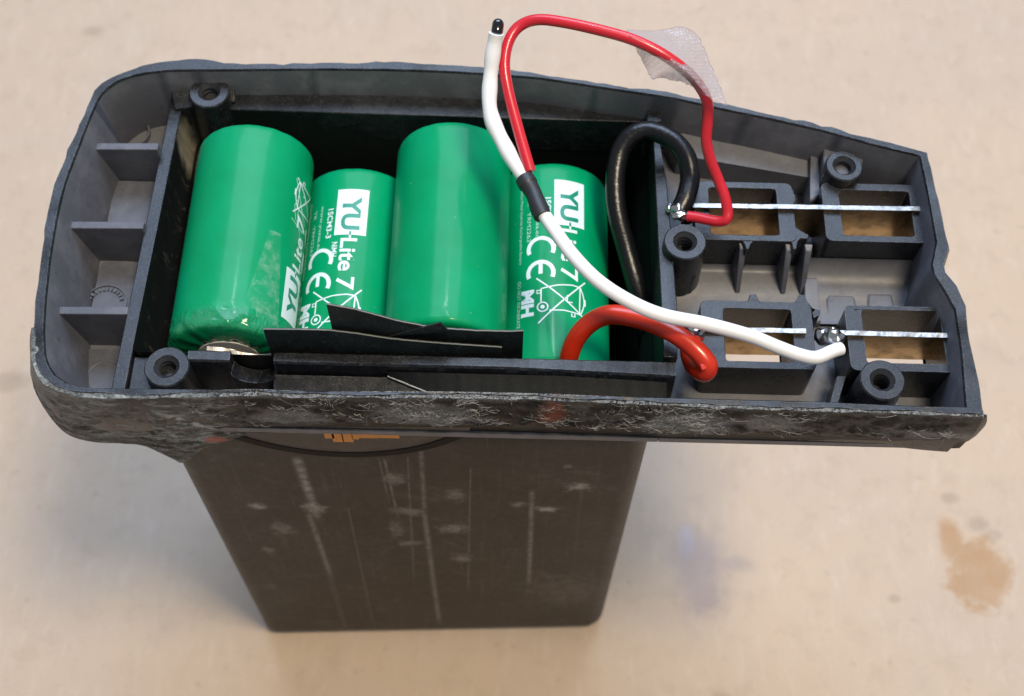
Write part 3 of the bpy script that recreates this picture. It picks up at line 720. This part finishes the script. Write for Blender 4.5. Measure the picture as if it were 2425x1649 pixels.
for i in range(NC):
    for k in range(len(grid[0]) - 1):
        f = bm.faces.new((grid[i][k], grid[i + 1][k], grid[i + 1][k + 1], grid[i][k + 1]))
        for lp, (a, c) in zip(f.loops, ((i, k), (i + 1, k), (i + 1, k + 1), (i, k + 1))): lp[uvl].uv = (a / NC, c / (NR + 2))
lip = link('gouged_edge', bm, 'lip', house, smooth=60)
# frayed plastic hairs on the gouged edge
bm = bmesh.new()
buck = {}
for c in lip_pts: buck.setdefault(int(c[0].x * 5), []).append(c)
def lip_near(q): return [c for c in buck.get(int(q.x * 5), []) if .03 < c[3] < .66]
def patch(x):   # where the shredding is thick
    return max(math.exp(-((x + 1.9) / 1.5) ** 2), math.exp(-((x - 3.6) / 1.3) ** 2) * 1.1, .75 * math.exp(-((x + 4.2) / 1.1) ** 2), .10, .6 * math.exp(-((x - 1) / .6) ** 2))
cand = [c for c in lip_pts if -7.0 < c[0].x < 9.8 and .04 < c[3] < .62]
def hair(p, out, tg, a, Ln, wd, cv, lift):
    d = (tg * math.cos(a) + Vector((0, 0, 1)) * math.sin(a)).normalized(); prev = None; pp = p + out * .004; side = d.cross(out).normalized()
    for s in range(5):
        u = s / 4
        c = pp + d * (Ln * u) + side * (cv * Ln * .35 * u * u) + out * (lift * math.sin(math.pi * u) + .006)
        wv = side * (wd * (1 - .6 * u)) + out * (wd * .4)
        cur = (bm.verts.new(c - wv), bm.verts.new(c + wv), bm.verts.new(c + out * wd * 1.2))
        if prev:
            for m_ in range(3): bm.faces.new((prev[m_], prev[(m_ + 1) % 3], cur[(m_ + 1) % 3], cur[m_]))
        prev = cur
cnt = 0
while cnt < 120:
    p, out, tg, v = random.choice(cand)
    if random.random() > patch(p.x): continue
    cnt += 1; a0 = random.uniform(0, math.pi); rad_ = random.uniform(.05, .22); near = []
    for _ in range(random.randint(4, 15)):
        q = p + tg * random.gauss(0, rad_) + Vector((0, 0, random.gauss(0, rad_ * .6)))
        best = min(random.sample(cand, 60), key=lambda c: (c[0] - q).length)
        b_ = min((c for c in lip_near(q)), key=lambda c: (c[0] - q).length, default=best)
        hair(b_[0], b_[1], b_[2], a0 + random.gauss(0, .45) + (math.pi if random.random() < .4 else 0), random.uniform(.03, .26), random.uniform(.0015, .005), random.gauss(0, 1.6), random.uniform(.005, .05))
for _ in range(26):   # a few long whiskers
    p, out, tg, v = random.choice(cand)
    hair(p, out, tg, random.gauss(0, .5) + (math.pi if random.random() < .5 else 0), random.uniform(.3, .6), random.uniform(.002, .004), random.gauss(0, 1), .04)
fb = link('frayed_hair', bm, 'fibre', lip); fb['kind'] = 'stuff'
# ---------------------------------------------------------------- battery cells
R = 1.42
def on_cell(cx, cz, yb, u, v, phi0=0.0, sgn=1, lift=.004):
    """label frame -> place: u along the axis from the far end, v round the wrap"""
    a = phi0 + v / R
    return Vector((cx + (R + lift) * math.sin(a), yb - u, cz + (R + lift) * math.cos(a)))
def text_bm(s, size, width=None, bold=0.0):
    cu = bpy.data.curves.new('t', 'FONT'); cu.body = s; cu.size = size; cu.resolution_u = 4; cu.offset = bold
    o = bpy.data.objects.new('t', cu); sc.collection.objects.link(o)
    me = bpy.data.meshes.new_from_object(o.evaluated_get(bpy.context.evaluated_depsgraph_get()))
    sc.collection.objects.unlink(o); bpy.data.objects.remove(o); bpy.data.curves.remove(cu)
    bm = bmesh.new(); bm.from_mesh(me); bpy.data.meshes.remove(me)
    xs = [v.co.x for v in bm.verts]; x0, x1 = min(xs), max(xs)
    f = (width / (x1 - x0)) if width else 1
    for v in bm.verts: v.co.x = (v.co.x - x0) * f
    return bm
def islands(b):
    """split flat lettering into its characters (loose pieces that overlap along x belong together)"""
    seen = set(); parts = []
    for v in b.verts:
        if v in seen: continue
        st = [v]; comp = []; seen.add(v)
        while st:
            q = st.pop(); comp.append(q)
            for e in q.link_edges:
                r_ = e.other_vert(q)
                if r_ not in seen: seen.add(r_); st.append(r_)
        parts.append([min(q.co.x for q in comp), max(q.co.x for q in comp), comp])
    parts.sort(key=lambda p: p[0]); out = []
    for p in parts:
        if out and p[0] < out[-1][1] - .01: out[-1][1] = max(out[-1][1], p[1]); out[-1][2] += p[2]
        else: out.append(p)
    res_ = []
    for x0, x1, comp in out:
        nb = bmesh.new(); mp = {q: nb.verts.new(q.co) for q in comp}
        for f in {f for q in comp for f in q.link_faces}: nb.faces.new([mp[q] for q in f.verts])
        res_.append(nb)
    b.free(); return res_
def arc_pts(c, r, a0, a1, n=14): return [(c[0] + r * math.cos(math.radians(a0 + (a1 - a0) * i / n)), c[1] + r * math.sin(math.radians(a0 + (a1 - a0) * i / n))) for i in range(n + 1)]
def stroke(bm, pts, w, closed=False):
    n = len(pts); L, Rr = [], []
    for i, p in enumerate(pts):
        a = pts[(i - 1) % n] if closed or i else p; b = pts[(i + 1) % n] if closed or i < n - 1 else p
        dx, dy = b[0] - a[0], b[1] - a[1]; l = math.hypot(dx, dy) or 1; nx, ny = -dy / l * w / 2, dx / l * w / 2
        L.append(bm.verts.new((p[0] + nx, p[1] + ny, 0))); Rr.append(bm.verts.new((p[0] - nx, p[1] - ny, 0)))
    for i in range(n if closed else n - 1):
        j = (i + 1) % n; bm.faces.new((L[i], L[j], Rr[j], Rr[i]))
# label artwork in the (u = reading direction, v = letter height) plane, as (name, material, bmesh)
def artwork():
    A = []
    b = bmesh.new(); v = [b.verts.new(q) for q in ((.56, 0, 0), (1.9, 0, 0), (1.9, .78, 0), (.56, .78, 0))]; b.faces.new(v); A.append(('printed_box', 'white', b, 0))
    b = text_bm('YU', .62, .98, .022)
    for v in b.verts: v.co += Vector((.78, .17, 0))
    for nb in islands(b): A.append(('printed_letter', 'green_ink', nb, .002))
    b = bmesh.new(); stroke(b, [(1.80, .40), (1.9, .40)], .05); A.append(('printed_dash', 'green_ink', b, .002))
    def tx(s, size, u, v, width=None, bold=0.0, mat='white', name='printed_letters'):
        b = text_bm(s, size, width, bold)
        for q in b.verts: q.co += Vector((u, v, 0))
        if size > .3:
            for nb in islands(b): A.append(('printed_letter', mat, nb, 0))
        else: A.append(('fine_print', mat, b, 0))
    b = bmesh.new(); stroke(b, [(1.91, .40), (1.99, .40)], .05); A.append(('printed_dash', 'white', b, 0))
    tx('Lite', .56, 2.0, .19, .93, .010); tx('7', .60, 3.10, .18, .36, .008)
    tx('1SCM3-3', .2, 1.10, -.22, .86, .003); tx('NiMH', .2, 2.10, -.03, .42, .003)
    tx('www.yuasa.eu', .14, .95, -.45, 1.32, 0, 'faint'); tx('YR   YRM2263', .14, 1.02, -.68, 1.32, 0, 'faint')
    tx('Nickel Metal Hydride Rechargeable Battery', .105, .72, -.88, 2.22, 0, 'faint')
    tx('DO NOT INCINERATE', .13, 3.42, -.92, 1.28, 0, 'faint')
    tx('MH', .42, 3.72, -.78, .72, .022)
    # CE mark from arcs
    b = bmesh.new(); r = .31
    for c0 in (2.62, 3.30): stroke(b, arc_pts((c0 - .03, -.32), r, 66, 294, 28), .105)
    stroke(b, [(3.01, -.32), (3.30, -.32)], .10)
    for nb in islands(b): A.append(('printed_mark', 'white', nb, 0))
    # crossed-out wheeled bin, lying on its side as printed with the text
    b = bmesh.new(); w_ = .032
    def L(*p, w=w_, closed=False): stroke(b, list(p), w, closed)
    L((3.42, -.42), (4.42, .76), w=.036); L((4.66, -.36), (3.42, .80), w=.036)
    L((3.72, -.30), (3.62, .10), (3.58, .45), (3.60, .66)); L((4.32, -.10), (4.30, .25), (4.34, .62))
    L(*[(3.60 + .76 * i / 10, .66 + .11 * math.sin(math.pi * i / 10)) for i in range(11)]); L((3.60, .66), (4.36, .64)); L((3.90, .79), (4.08, .79), w=.05)
    L((3.72, -.30), (4.08, -.30)); L((3.76, -.40), (3.84, -.40), (3.84, -.31), (3.76, -.31), closed=True)
    L(*arc_pts((4.22, -.26), .125, 0, 360, 20)[:-1], closed=True); L(*arc_pts((4.22, -.26), .028, 0, 360, 10)[:-1], w=.05, closed=True)
    L((3.88, .33), (4.06, .33), (4.06, .46)); L((4.36, .44), (4.44, .44), (4.44, .52), (4.36, .52))
    A.append(('printed_bin', 'white', b, 0))
    return A
def cell(cx, ztop, yb, length, label, rot=None, flip=False, crinkle=0.0, art=True):
    cz = HR + ztop - R
    root = empty('battery_cell', (cx, yb - length / 2, cz), label, 'battery cell', 'green battery cells lying side by side in the housing')
    seg = 120; prof = [(.62, .0), (.95, -.012), (R - .16, 0), (R - .09, .015), (R - .03, .06), (R, .16)]
    ys = [.16 + (length - .32) * (1 - (1 - k / 56) ** 1.5) for k in range(57)]
    full = [(r, y) for r, y in prof[:-1]] + [(R, y) for y in ys] + [(R - .03, length - .06), (R - .09, length - .015), (R - .18, length + .0), (1.0, length + .012), (.60, length + .006), (.58, length - .03)]
    rings = []
    for r, y in full:
        rg = []
        for i in range(seg):
            a = 2 * math.pi * i / seg; rr, yy = r, y
            if crinkle and y > length - .75:
                e = min(1, (y - length + .75) / .7); c = noise.noise(Vector((math.sin(a) * 5, math.cos(a) * 5, y * 3.5))) * .7 + .45 * noise.noise(Vector((math.sin(a) * 13, math.cos(a) * 13, y * 8))); rr += crinkle * c * e * (1 if r > 1.2 else .4)
                yy += crinkle * .6 * noise.noise(Vector((math.sin(a) * 4, math.cos(a) * 4, 9))) * e
            en = math.exp(-min(y, length - y) * 2.2)
            rr += .012 * en * noise.noise(Vector((math.sin(a) * 7 + cx, math.cos(a) * 7, y * 1.2))) * (1 if r > 1.2 else 0)
            rg.append((cx + rr * math.sin(a), yb - yy, cz + rr * math.cos(a)))
        rings.append(rg)
    link('wrap', loft(rings, True), 'crinkle' if crinkle > .03 else 'green', root, smooth=60)
    def ringlathe(name, prof, mat):
        link(name, loft([[(cx + r * math.sin(2 * math.pi * i / 40), yb - y, cz + r * math.cos(2 * math.pi * i / 40)) for i in range(40)] for r, y in prof], True), mat, root, smooth=40)
    ringlathe('end_washer', [(.72, length + .006), (.71, length + .03), (.42, length + .035), (.40, length - .05)], 'ins')
    ringlathe('end_cap', [(.42, length - .02), (.40, length + .07), (.34, length + .09), (.001, length + .09)], 'nickel')
    ringlathe('far_end', [(.64, .03), (.3, .02), (.001, .02)], 'nickel')
    if art:
        for name, mat, b, lift in artwork():
            # cut the flat print so that it can bend round the wrap
            vs = [q.co.y for q in b.verts]; lo, hi = min(vs), max(vs); k = math.floor(lo / .12) * .12
            while k < hi:
                bmesh.ops.bisect_plane(b, geom=b.verts[:] + b.edges[:] + b.faces[:], plane_co=(0, k, 0), plane_no=(0, 1, 0)); k += .12
            for q in b.verts:
                u, v = q.co.x, q.co.y
                if flip: q.co = on_cell(cx, cz, yb, length - u - rot[1], -v, rot[0], lift=.006 + lift)
                else: q.co = on_cell(cx, cz, yb, u + rot[1], v, rot[0], lift=.006 + lift)
            po = link(name, b, mat, root)
            if name in ('fine_print', 'printed_bin'): po['kind'] = 'stuff'
    return root, cx, cz, yb
c1 = cell(-6.50, .0, 19.50, 5.62, 'outermost green cell beside the ribbed pocket, its front wrap crinkled and scratched', (math.radians(90), .10), True, .07)
cell(-4.03, -1.5, 19.36, 5.5, 'low green cell with upright white lettering, half hidden by the black card strips', (-.38 / R, .14))
cell(-1.56, .0, 19.72, 5.62, 'high plain green cell between the two lettered cells, no lettering on its upper side', (math.radians(178), 0.0), False, .012)
cell(.96, -1.5, 19.66, 5.72, 'green cell under the white wire with crossed-out bin mark, next to the thick black wire', (0, 0.0))

# scratches and clear film on the first cell
root, cx, cz, yb = c1
def film_patch(name, pts, mat, lift, thick=0.012):
    b = bmesh.new(); n = 14; g = []
    (u0, v0), (u1, v1), (u2, v2), (u3, v3) = pts
    for i in range(n + 1):
        r = []
        for j in range(n + 1):
            s, t = i / n, j / n
            u = (u0 * (1 - s) + u1 * s) * (1 - t) + (u3 * (1 - s) + u2 * s) * t; v = (v0 * (1 - s) + v1 * s) * (1 - t) + (v3 * (1 - s) + v2 * s) * t
            q = on_cell(cx, cz, yb, u, v, 0, lift=lift + .02 * noise.noise(Vector((u * 3, v * 3, 2)))); r.append(b.verts.new(q))
        g.append(r)
    for i in range(n):
        for j in range(n): b.faces.new((g[i][j], g[i + 1][j], g[i + 1][j + 1], g[i][j + 1]))
    return link(name, b, mat, root, smooth=180)
film_patch('clear_film', [(2.9, .85), (5.2, .45), (5.3, 1.4), (2.9, 1.15)], 'film', .012)
sb = bmesh.new()
for pts in ([(1.15, 1.42), (1.6, 1.62), (2.2, 1.95)], [(1.6, 1.6), (1.9, 1.46), (2.25, 1.55), (2.45, 1.9), (2.1, 2.0), (1.7, 1.66)], [(2.3, 1.4), (2.4, 1.75), (2.35, 2.1)], [(1.7, 1.7), (2.1, 1.6), (2.6, 1.8)]):
    stroke(sb, pts, .022)
for q in sb.verts: q.co = on_cell(cx, cz, yb, q.co.x, q.co.y, 0, lift=.012)
link('scratch', sb, 'scratch', root)['kind'] = 'stuff'
# ---------------------------------------------------------------- insulation cards and tab
def card(name, top, y, zb, wave, seed, label, root=None):
    pts = [PY(px, py, y) for px, py in top]
    if root is None:
        c = (pts[0] + pts[-1]) / 2; root = empty('insulation_card', (c.x, y, zb), label, 'card strip')
    rr = []; edge = []
    for i in range(len(pts) - 1):
        m = max(2, int((pts[i + 1] - pts[i]).length / .08))
        for s in range(m + (1 if i == len(pts) - 2 else 0)):
            p = pts[i].lerp(pts[i + 1], s / m); yy = y + wave * math.sin(p.x * 1.1 + seed); z1 = p.z + .02 * noise.noise(Vector((p.x * 7, seed, 0)))
            rr.append([(p.x, yy - .02, zb), (p.x, yy - .02, z1), (p.x, yy + .02, z1), (p.x, yy + .02, zb)])
            edge.append(Vector((p.x, yy - .012, z1)))
    o = link(name, loft(rr, True, True, True), 'card', root)
    e = tube(edge, .013, 5, 1); link('torn_edge', e, 'cardedge', o)
    return root
r1 = card('sheet', [(597, 749), (746, 749), (812, 755), (878, 764), (1010, 777), (1139, 789)], 13.56, HR - 2.0, .03, 1, 'long dark green-black card strip tucked behind the near wall of the tray')
r2 = card('sheet', [(741, 687), (806, 698), (850, 710), (898, 724), (960, 738), (1013, 746), (1080, 752), (1154, 754), (1188, 752)], 13.72, HR - 2.0, .03, 2, 'short black card strip with a pointed corner in front of the two middle cells')
a, b_, c_ = PY(878, 766, 13.66), PY(1000, 733, 13.66), PY(1018, 752, 13.66)
bm = bmesh.new()
for dy in (0, .03):
    pass
v0 = [bm.verts.new((p.x, p.y + d, p.z)) for d in (0, .03) for p in (a, b_, c_)]
bm.faces.new((v0[0], v0[1], v0[2])); bm.faces.new((v0[5], v0[4], v0[3]))
for i in range(3): bm.faces.new((v0[i], v0[(i + 1) % 3], v0[3 + (i + 1) % 3], v0[3 + i]))
link('folded_corner', bm, 'card', r2)
# welded nickel tab at the end of the first cell
tp = [PY(px, py, 13.62) for px, py in ((470, 789), (505, 792), (540, 800), (575, 806), (605, 806), (628, 800))]
tabroot = empty('nickel_tab', (tp[0].x, 13.62, tp[0].z - .4), 'bent shiny metal tab at the front end of the crinkled cell, above the melted notch', 'metal tab')
path = catmull(tp, 6); rr = [[p + Vector((0, -.07, -.02)), p + Vector((0, -.07, 0)), p + Vector((0, .02, .02)), p + Vector((0, .02, 0))] for p in path]
link('tab_strip', loft(rr, True, True, True), 'nickel', tabroot, smooth=30)
# ---------------------------------------------------------------- wires
def wire(name, label, cat, pts, r, mat, wob=.02, part='insulation', seg=18, k=10, round_ends=False):
    p = trace(pts); root = empty(name, p[0], label, cat)
    link(part, tube(p, r, seg, k, wob, round_ends), mat, root, smooth=60); return root
bw = wire('thick_black_wire', 'thick glossy black wire looping out of the well to the solder joint at its corner', 'wire',
     [(1478, 850, -4.5), (1472, 795, -3.2), (1462, 715, -2.3), (1442, 640, -1.8), (1420, 560, -1.45), (1402, 490, -1.1), (1396, 420, -.8), (1405, 352, -.5), (1432, 310, -.25), (1475, 297, -.12), (1528, 320, -.12), (1558, 358, -.22), (1566, 405, -.4), (1556, 450, -.5), (1542, 478, -.6)], .24, 'bwire', .03)
sr = wire('thick_red_wire', 'short thick orange-red wire arching over the tray wall beneath the white wire', 'wire',
     [(1284, 860, -2.0), (1290, 815, -1.25), (1308, 768, -.75), (1340, 733, -.35), (1382, 715, -.08), (1430, 719, .02), (1482, 734, .06), (1540, 763, .08), (1585, 800, .02), (1606, 830, -.12), (1598, 845, -.35), (1578, 832, -.6), (1566, 800, -.75), (1574, 762, -.7)], .225, 'owire', .02)
q = P(1596, 833, .06)
link('cut_flap', blob(q, .07, 3, (1.1, 1.2, .4), .5, sub=1), 'owire', sr)
ww = wire('white_wire', 'slender white wire running from the lower contacts over the cells up to a black sleeve', 'wire',
     [(1908, 792, -.50), (1888, 798, -.42), (1852, 812, -.28), (1815, 806, -.12), (1770, 790, .05), (1700, 762, .30), (1600, 735, .62), (1505, 716, .92), (1432, 686, 1.15), (1360, 640, 1.3), (1302, 582, 1.4), (1258, 522, 1.45), (1222, 468, 1.45), (1212, 450, 1.45)], .155, 'wwire', .02)
link('heat_shrink', tube(trace([(1232, 492, 1.46), (1221, 466, 1.46), (1210, 438, 1.47), (1198, 418, 1.48), (1190, 405, 1.48)]), lambda s: .195 + .012 * math.sin(s * 9) + (.02 if s > .8 else 0), 18, 8, .08), 'shrink', ww, smooth=60)
tl = wire('sensor_lead', 'crumpled white sleeved lead standing up from the black sleeve, ending in a black bead', 'sensor lead',
     [(1200, 418, 1.40), (1190, 402, 1.42), (1166, 368, 1.5), (1142, 325, 1.6), (1120, 280, 1.75), (1111, 240, 1.95), (1112, 190, 2.2), (1117, 135, 2.55), (1122, 100, 2.8), (1126, 76, 3.0)], lambda s: .155 + .03 * math.sin(min(1, s * 1.6) * 2.6) + .008 * math.sin(s * 31), 'wwire', .06, 'sleeve')
link('sensor_bead', tube(trace([(1126, 84, 2.95), (1128, 72, 3.0), (1130, 58, 3.05), (1132, 43, 3.1)]), .135, 18, 8, 0, True), 'bead', tl, smooth=60)
link('inner_sleeve', tube(trace([(1200, 412, 1.5), (1206, 404, 1.52), (1211, 401, 1.53)]), .10, 12, 4, 0, True), 'wwire', tl, smooth=60)
rw = wire('thin_red_wire', 'thin crimson wire rising in a high loop from the black sleeve to the upper contact', 'wire',
     [(1560, 491, -.30), (1582, 494, -.26), (1612, 500, -.2), (1634, 503, -.14), (1648, 498, -.05), (1651, 480, .05), (1645, 448, .25), (1630, 408, .5), (1612, 362, .85), (1603, 318, 1.2), (1606, 268, 1.6), (1605, 232, 1.95), (1592, 202, 2.2), (1562, 166, 2.5), (1505, 124, 2.8), (1440, 92, 2.95), (1370, 71, 3.0), (1285, 52, 3.0), (1222, 45, 2.9), (1180, 59, 2.75), (1155, 93, 2.6), (1145, 145, 2.4), (1153, 205, 2.15), (1175, 290, 1.85), (1204, 390, 1.55)], .128, 'rwire', .02)
bm = bmesh.new()
for k in range(7):
    a = P(1202 + random.uniform(-4, 4), 386, 1.56); c = P(1202 + random.uniform(-6, 6), 412, 1.52); tube([a, (a + c) / 2 + Vector((random.uniform(-.03, .03), 0, .05)), c], .013, 5, 4, bm=bm)
link('bare_strands', bm, 'solder', rw)['kind'] = 'stuff'

# ---------------------------------------------------------------- clear tape folded over the red wire
Uq = [(1422, 66), (1463, 70), (1500, 66), (1540, 62), (1572, 72), (1590, 95), (1606, 130), (1624, 170), (1640, 210), (1650, 243)]
Wq = [(1428, 82), (1455, 94), (1482, 107), (1508, 124), (1530, 140), (1552, 158), (1570, 175), (1583, 190), (1594, 204), (1602, 216)]
Lq = [(1436, 98), (1447, 122), (1462, 148), (1474, 172), (1482, 182), (1500, 176), (1530, 183), (1556, 190), (1576, 200), (1594, 214)]
def res(L, z, n=44):
    p = [P(x, y, z(i / (len(L) - 1))) for i, (x, y) in enumerate(L)]; c = catmull(p, 12); return [c[int((len(c) - 1) * i / n)] for i in range(n + 1)]
u_ = res(Uq, lambda s: 2.75 - .5 * s); w_ = res(Wq, lambda s: 3.12 - .72 * s); l_ = res(Lq, lambda s: 2.6 - .35 * s)
bm = bmesh.new(); g = []
for i in range(45):
    row = []
    for k in range(21):
        t = k / 20
        p = u_[i].lerp(w_[i], t * 2) if t < .5 else w_[i].lerp(l_[i], t * 2 - 1)
        p = p + Vector((0, 0, .06 * noise.noise(p * 1.3) + .03 * noise.noise(p * 5)))
        if k in (0, 20): p += Vector((noise.noise(Vector((i * .9, k, 0))) * .05, noise.noise(Vector((i * 1.3, 3, k))) * .05, 0))
        if i in (0, 44): p += Vector((noise.noise(Vector((k * 1.1, i, 5))) * .07, 0, 0))
        row.append(bm.verts.new(p))
    g.append(row)
for i in range(44):
    for k in range(20): bm.faces.new((g[i][k], g[i + 1][k], g[i + 1][k + 1], g[i][k + 1]))
org = P(1540, 150, 2.6)
bmesh.ops.recalc_face_normals(bm, faces=bm.faces); bmesh.ops.translate(bm, verts=bm.verts, vec=-org)
me = bpy.data.meshes.new('clear_tape'); bm.to_mesh(me); bm.free(); me.materials.append(MT['tape']); me.shade_smooth()
tp_ = bpy.data.objects.new('clear_tape', me); sc.collection.objects.link(tp_); tp_.location = org
sd = tp_.modifiers.new('thickness', 'SOLIDIFY'); sd.thickness = .012
tp_['label'] = 'torn piece of ribbed clear tape folded over the red wire loop'; tp_['category'] = 'tape'
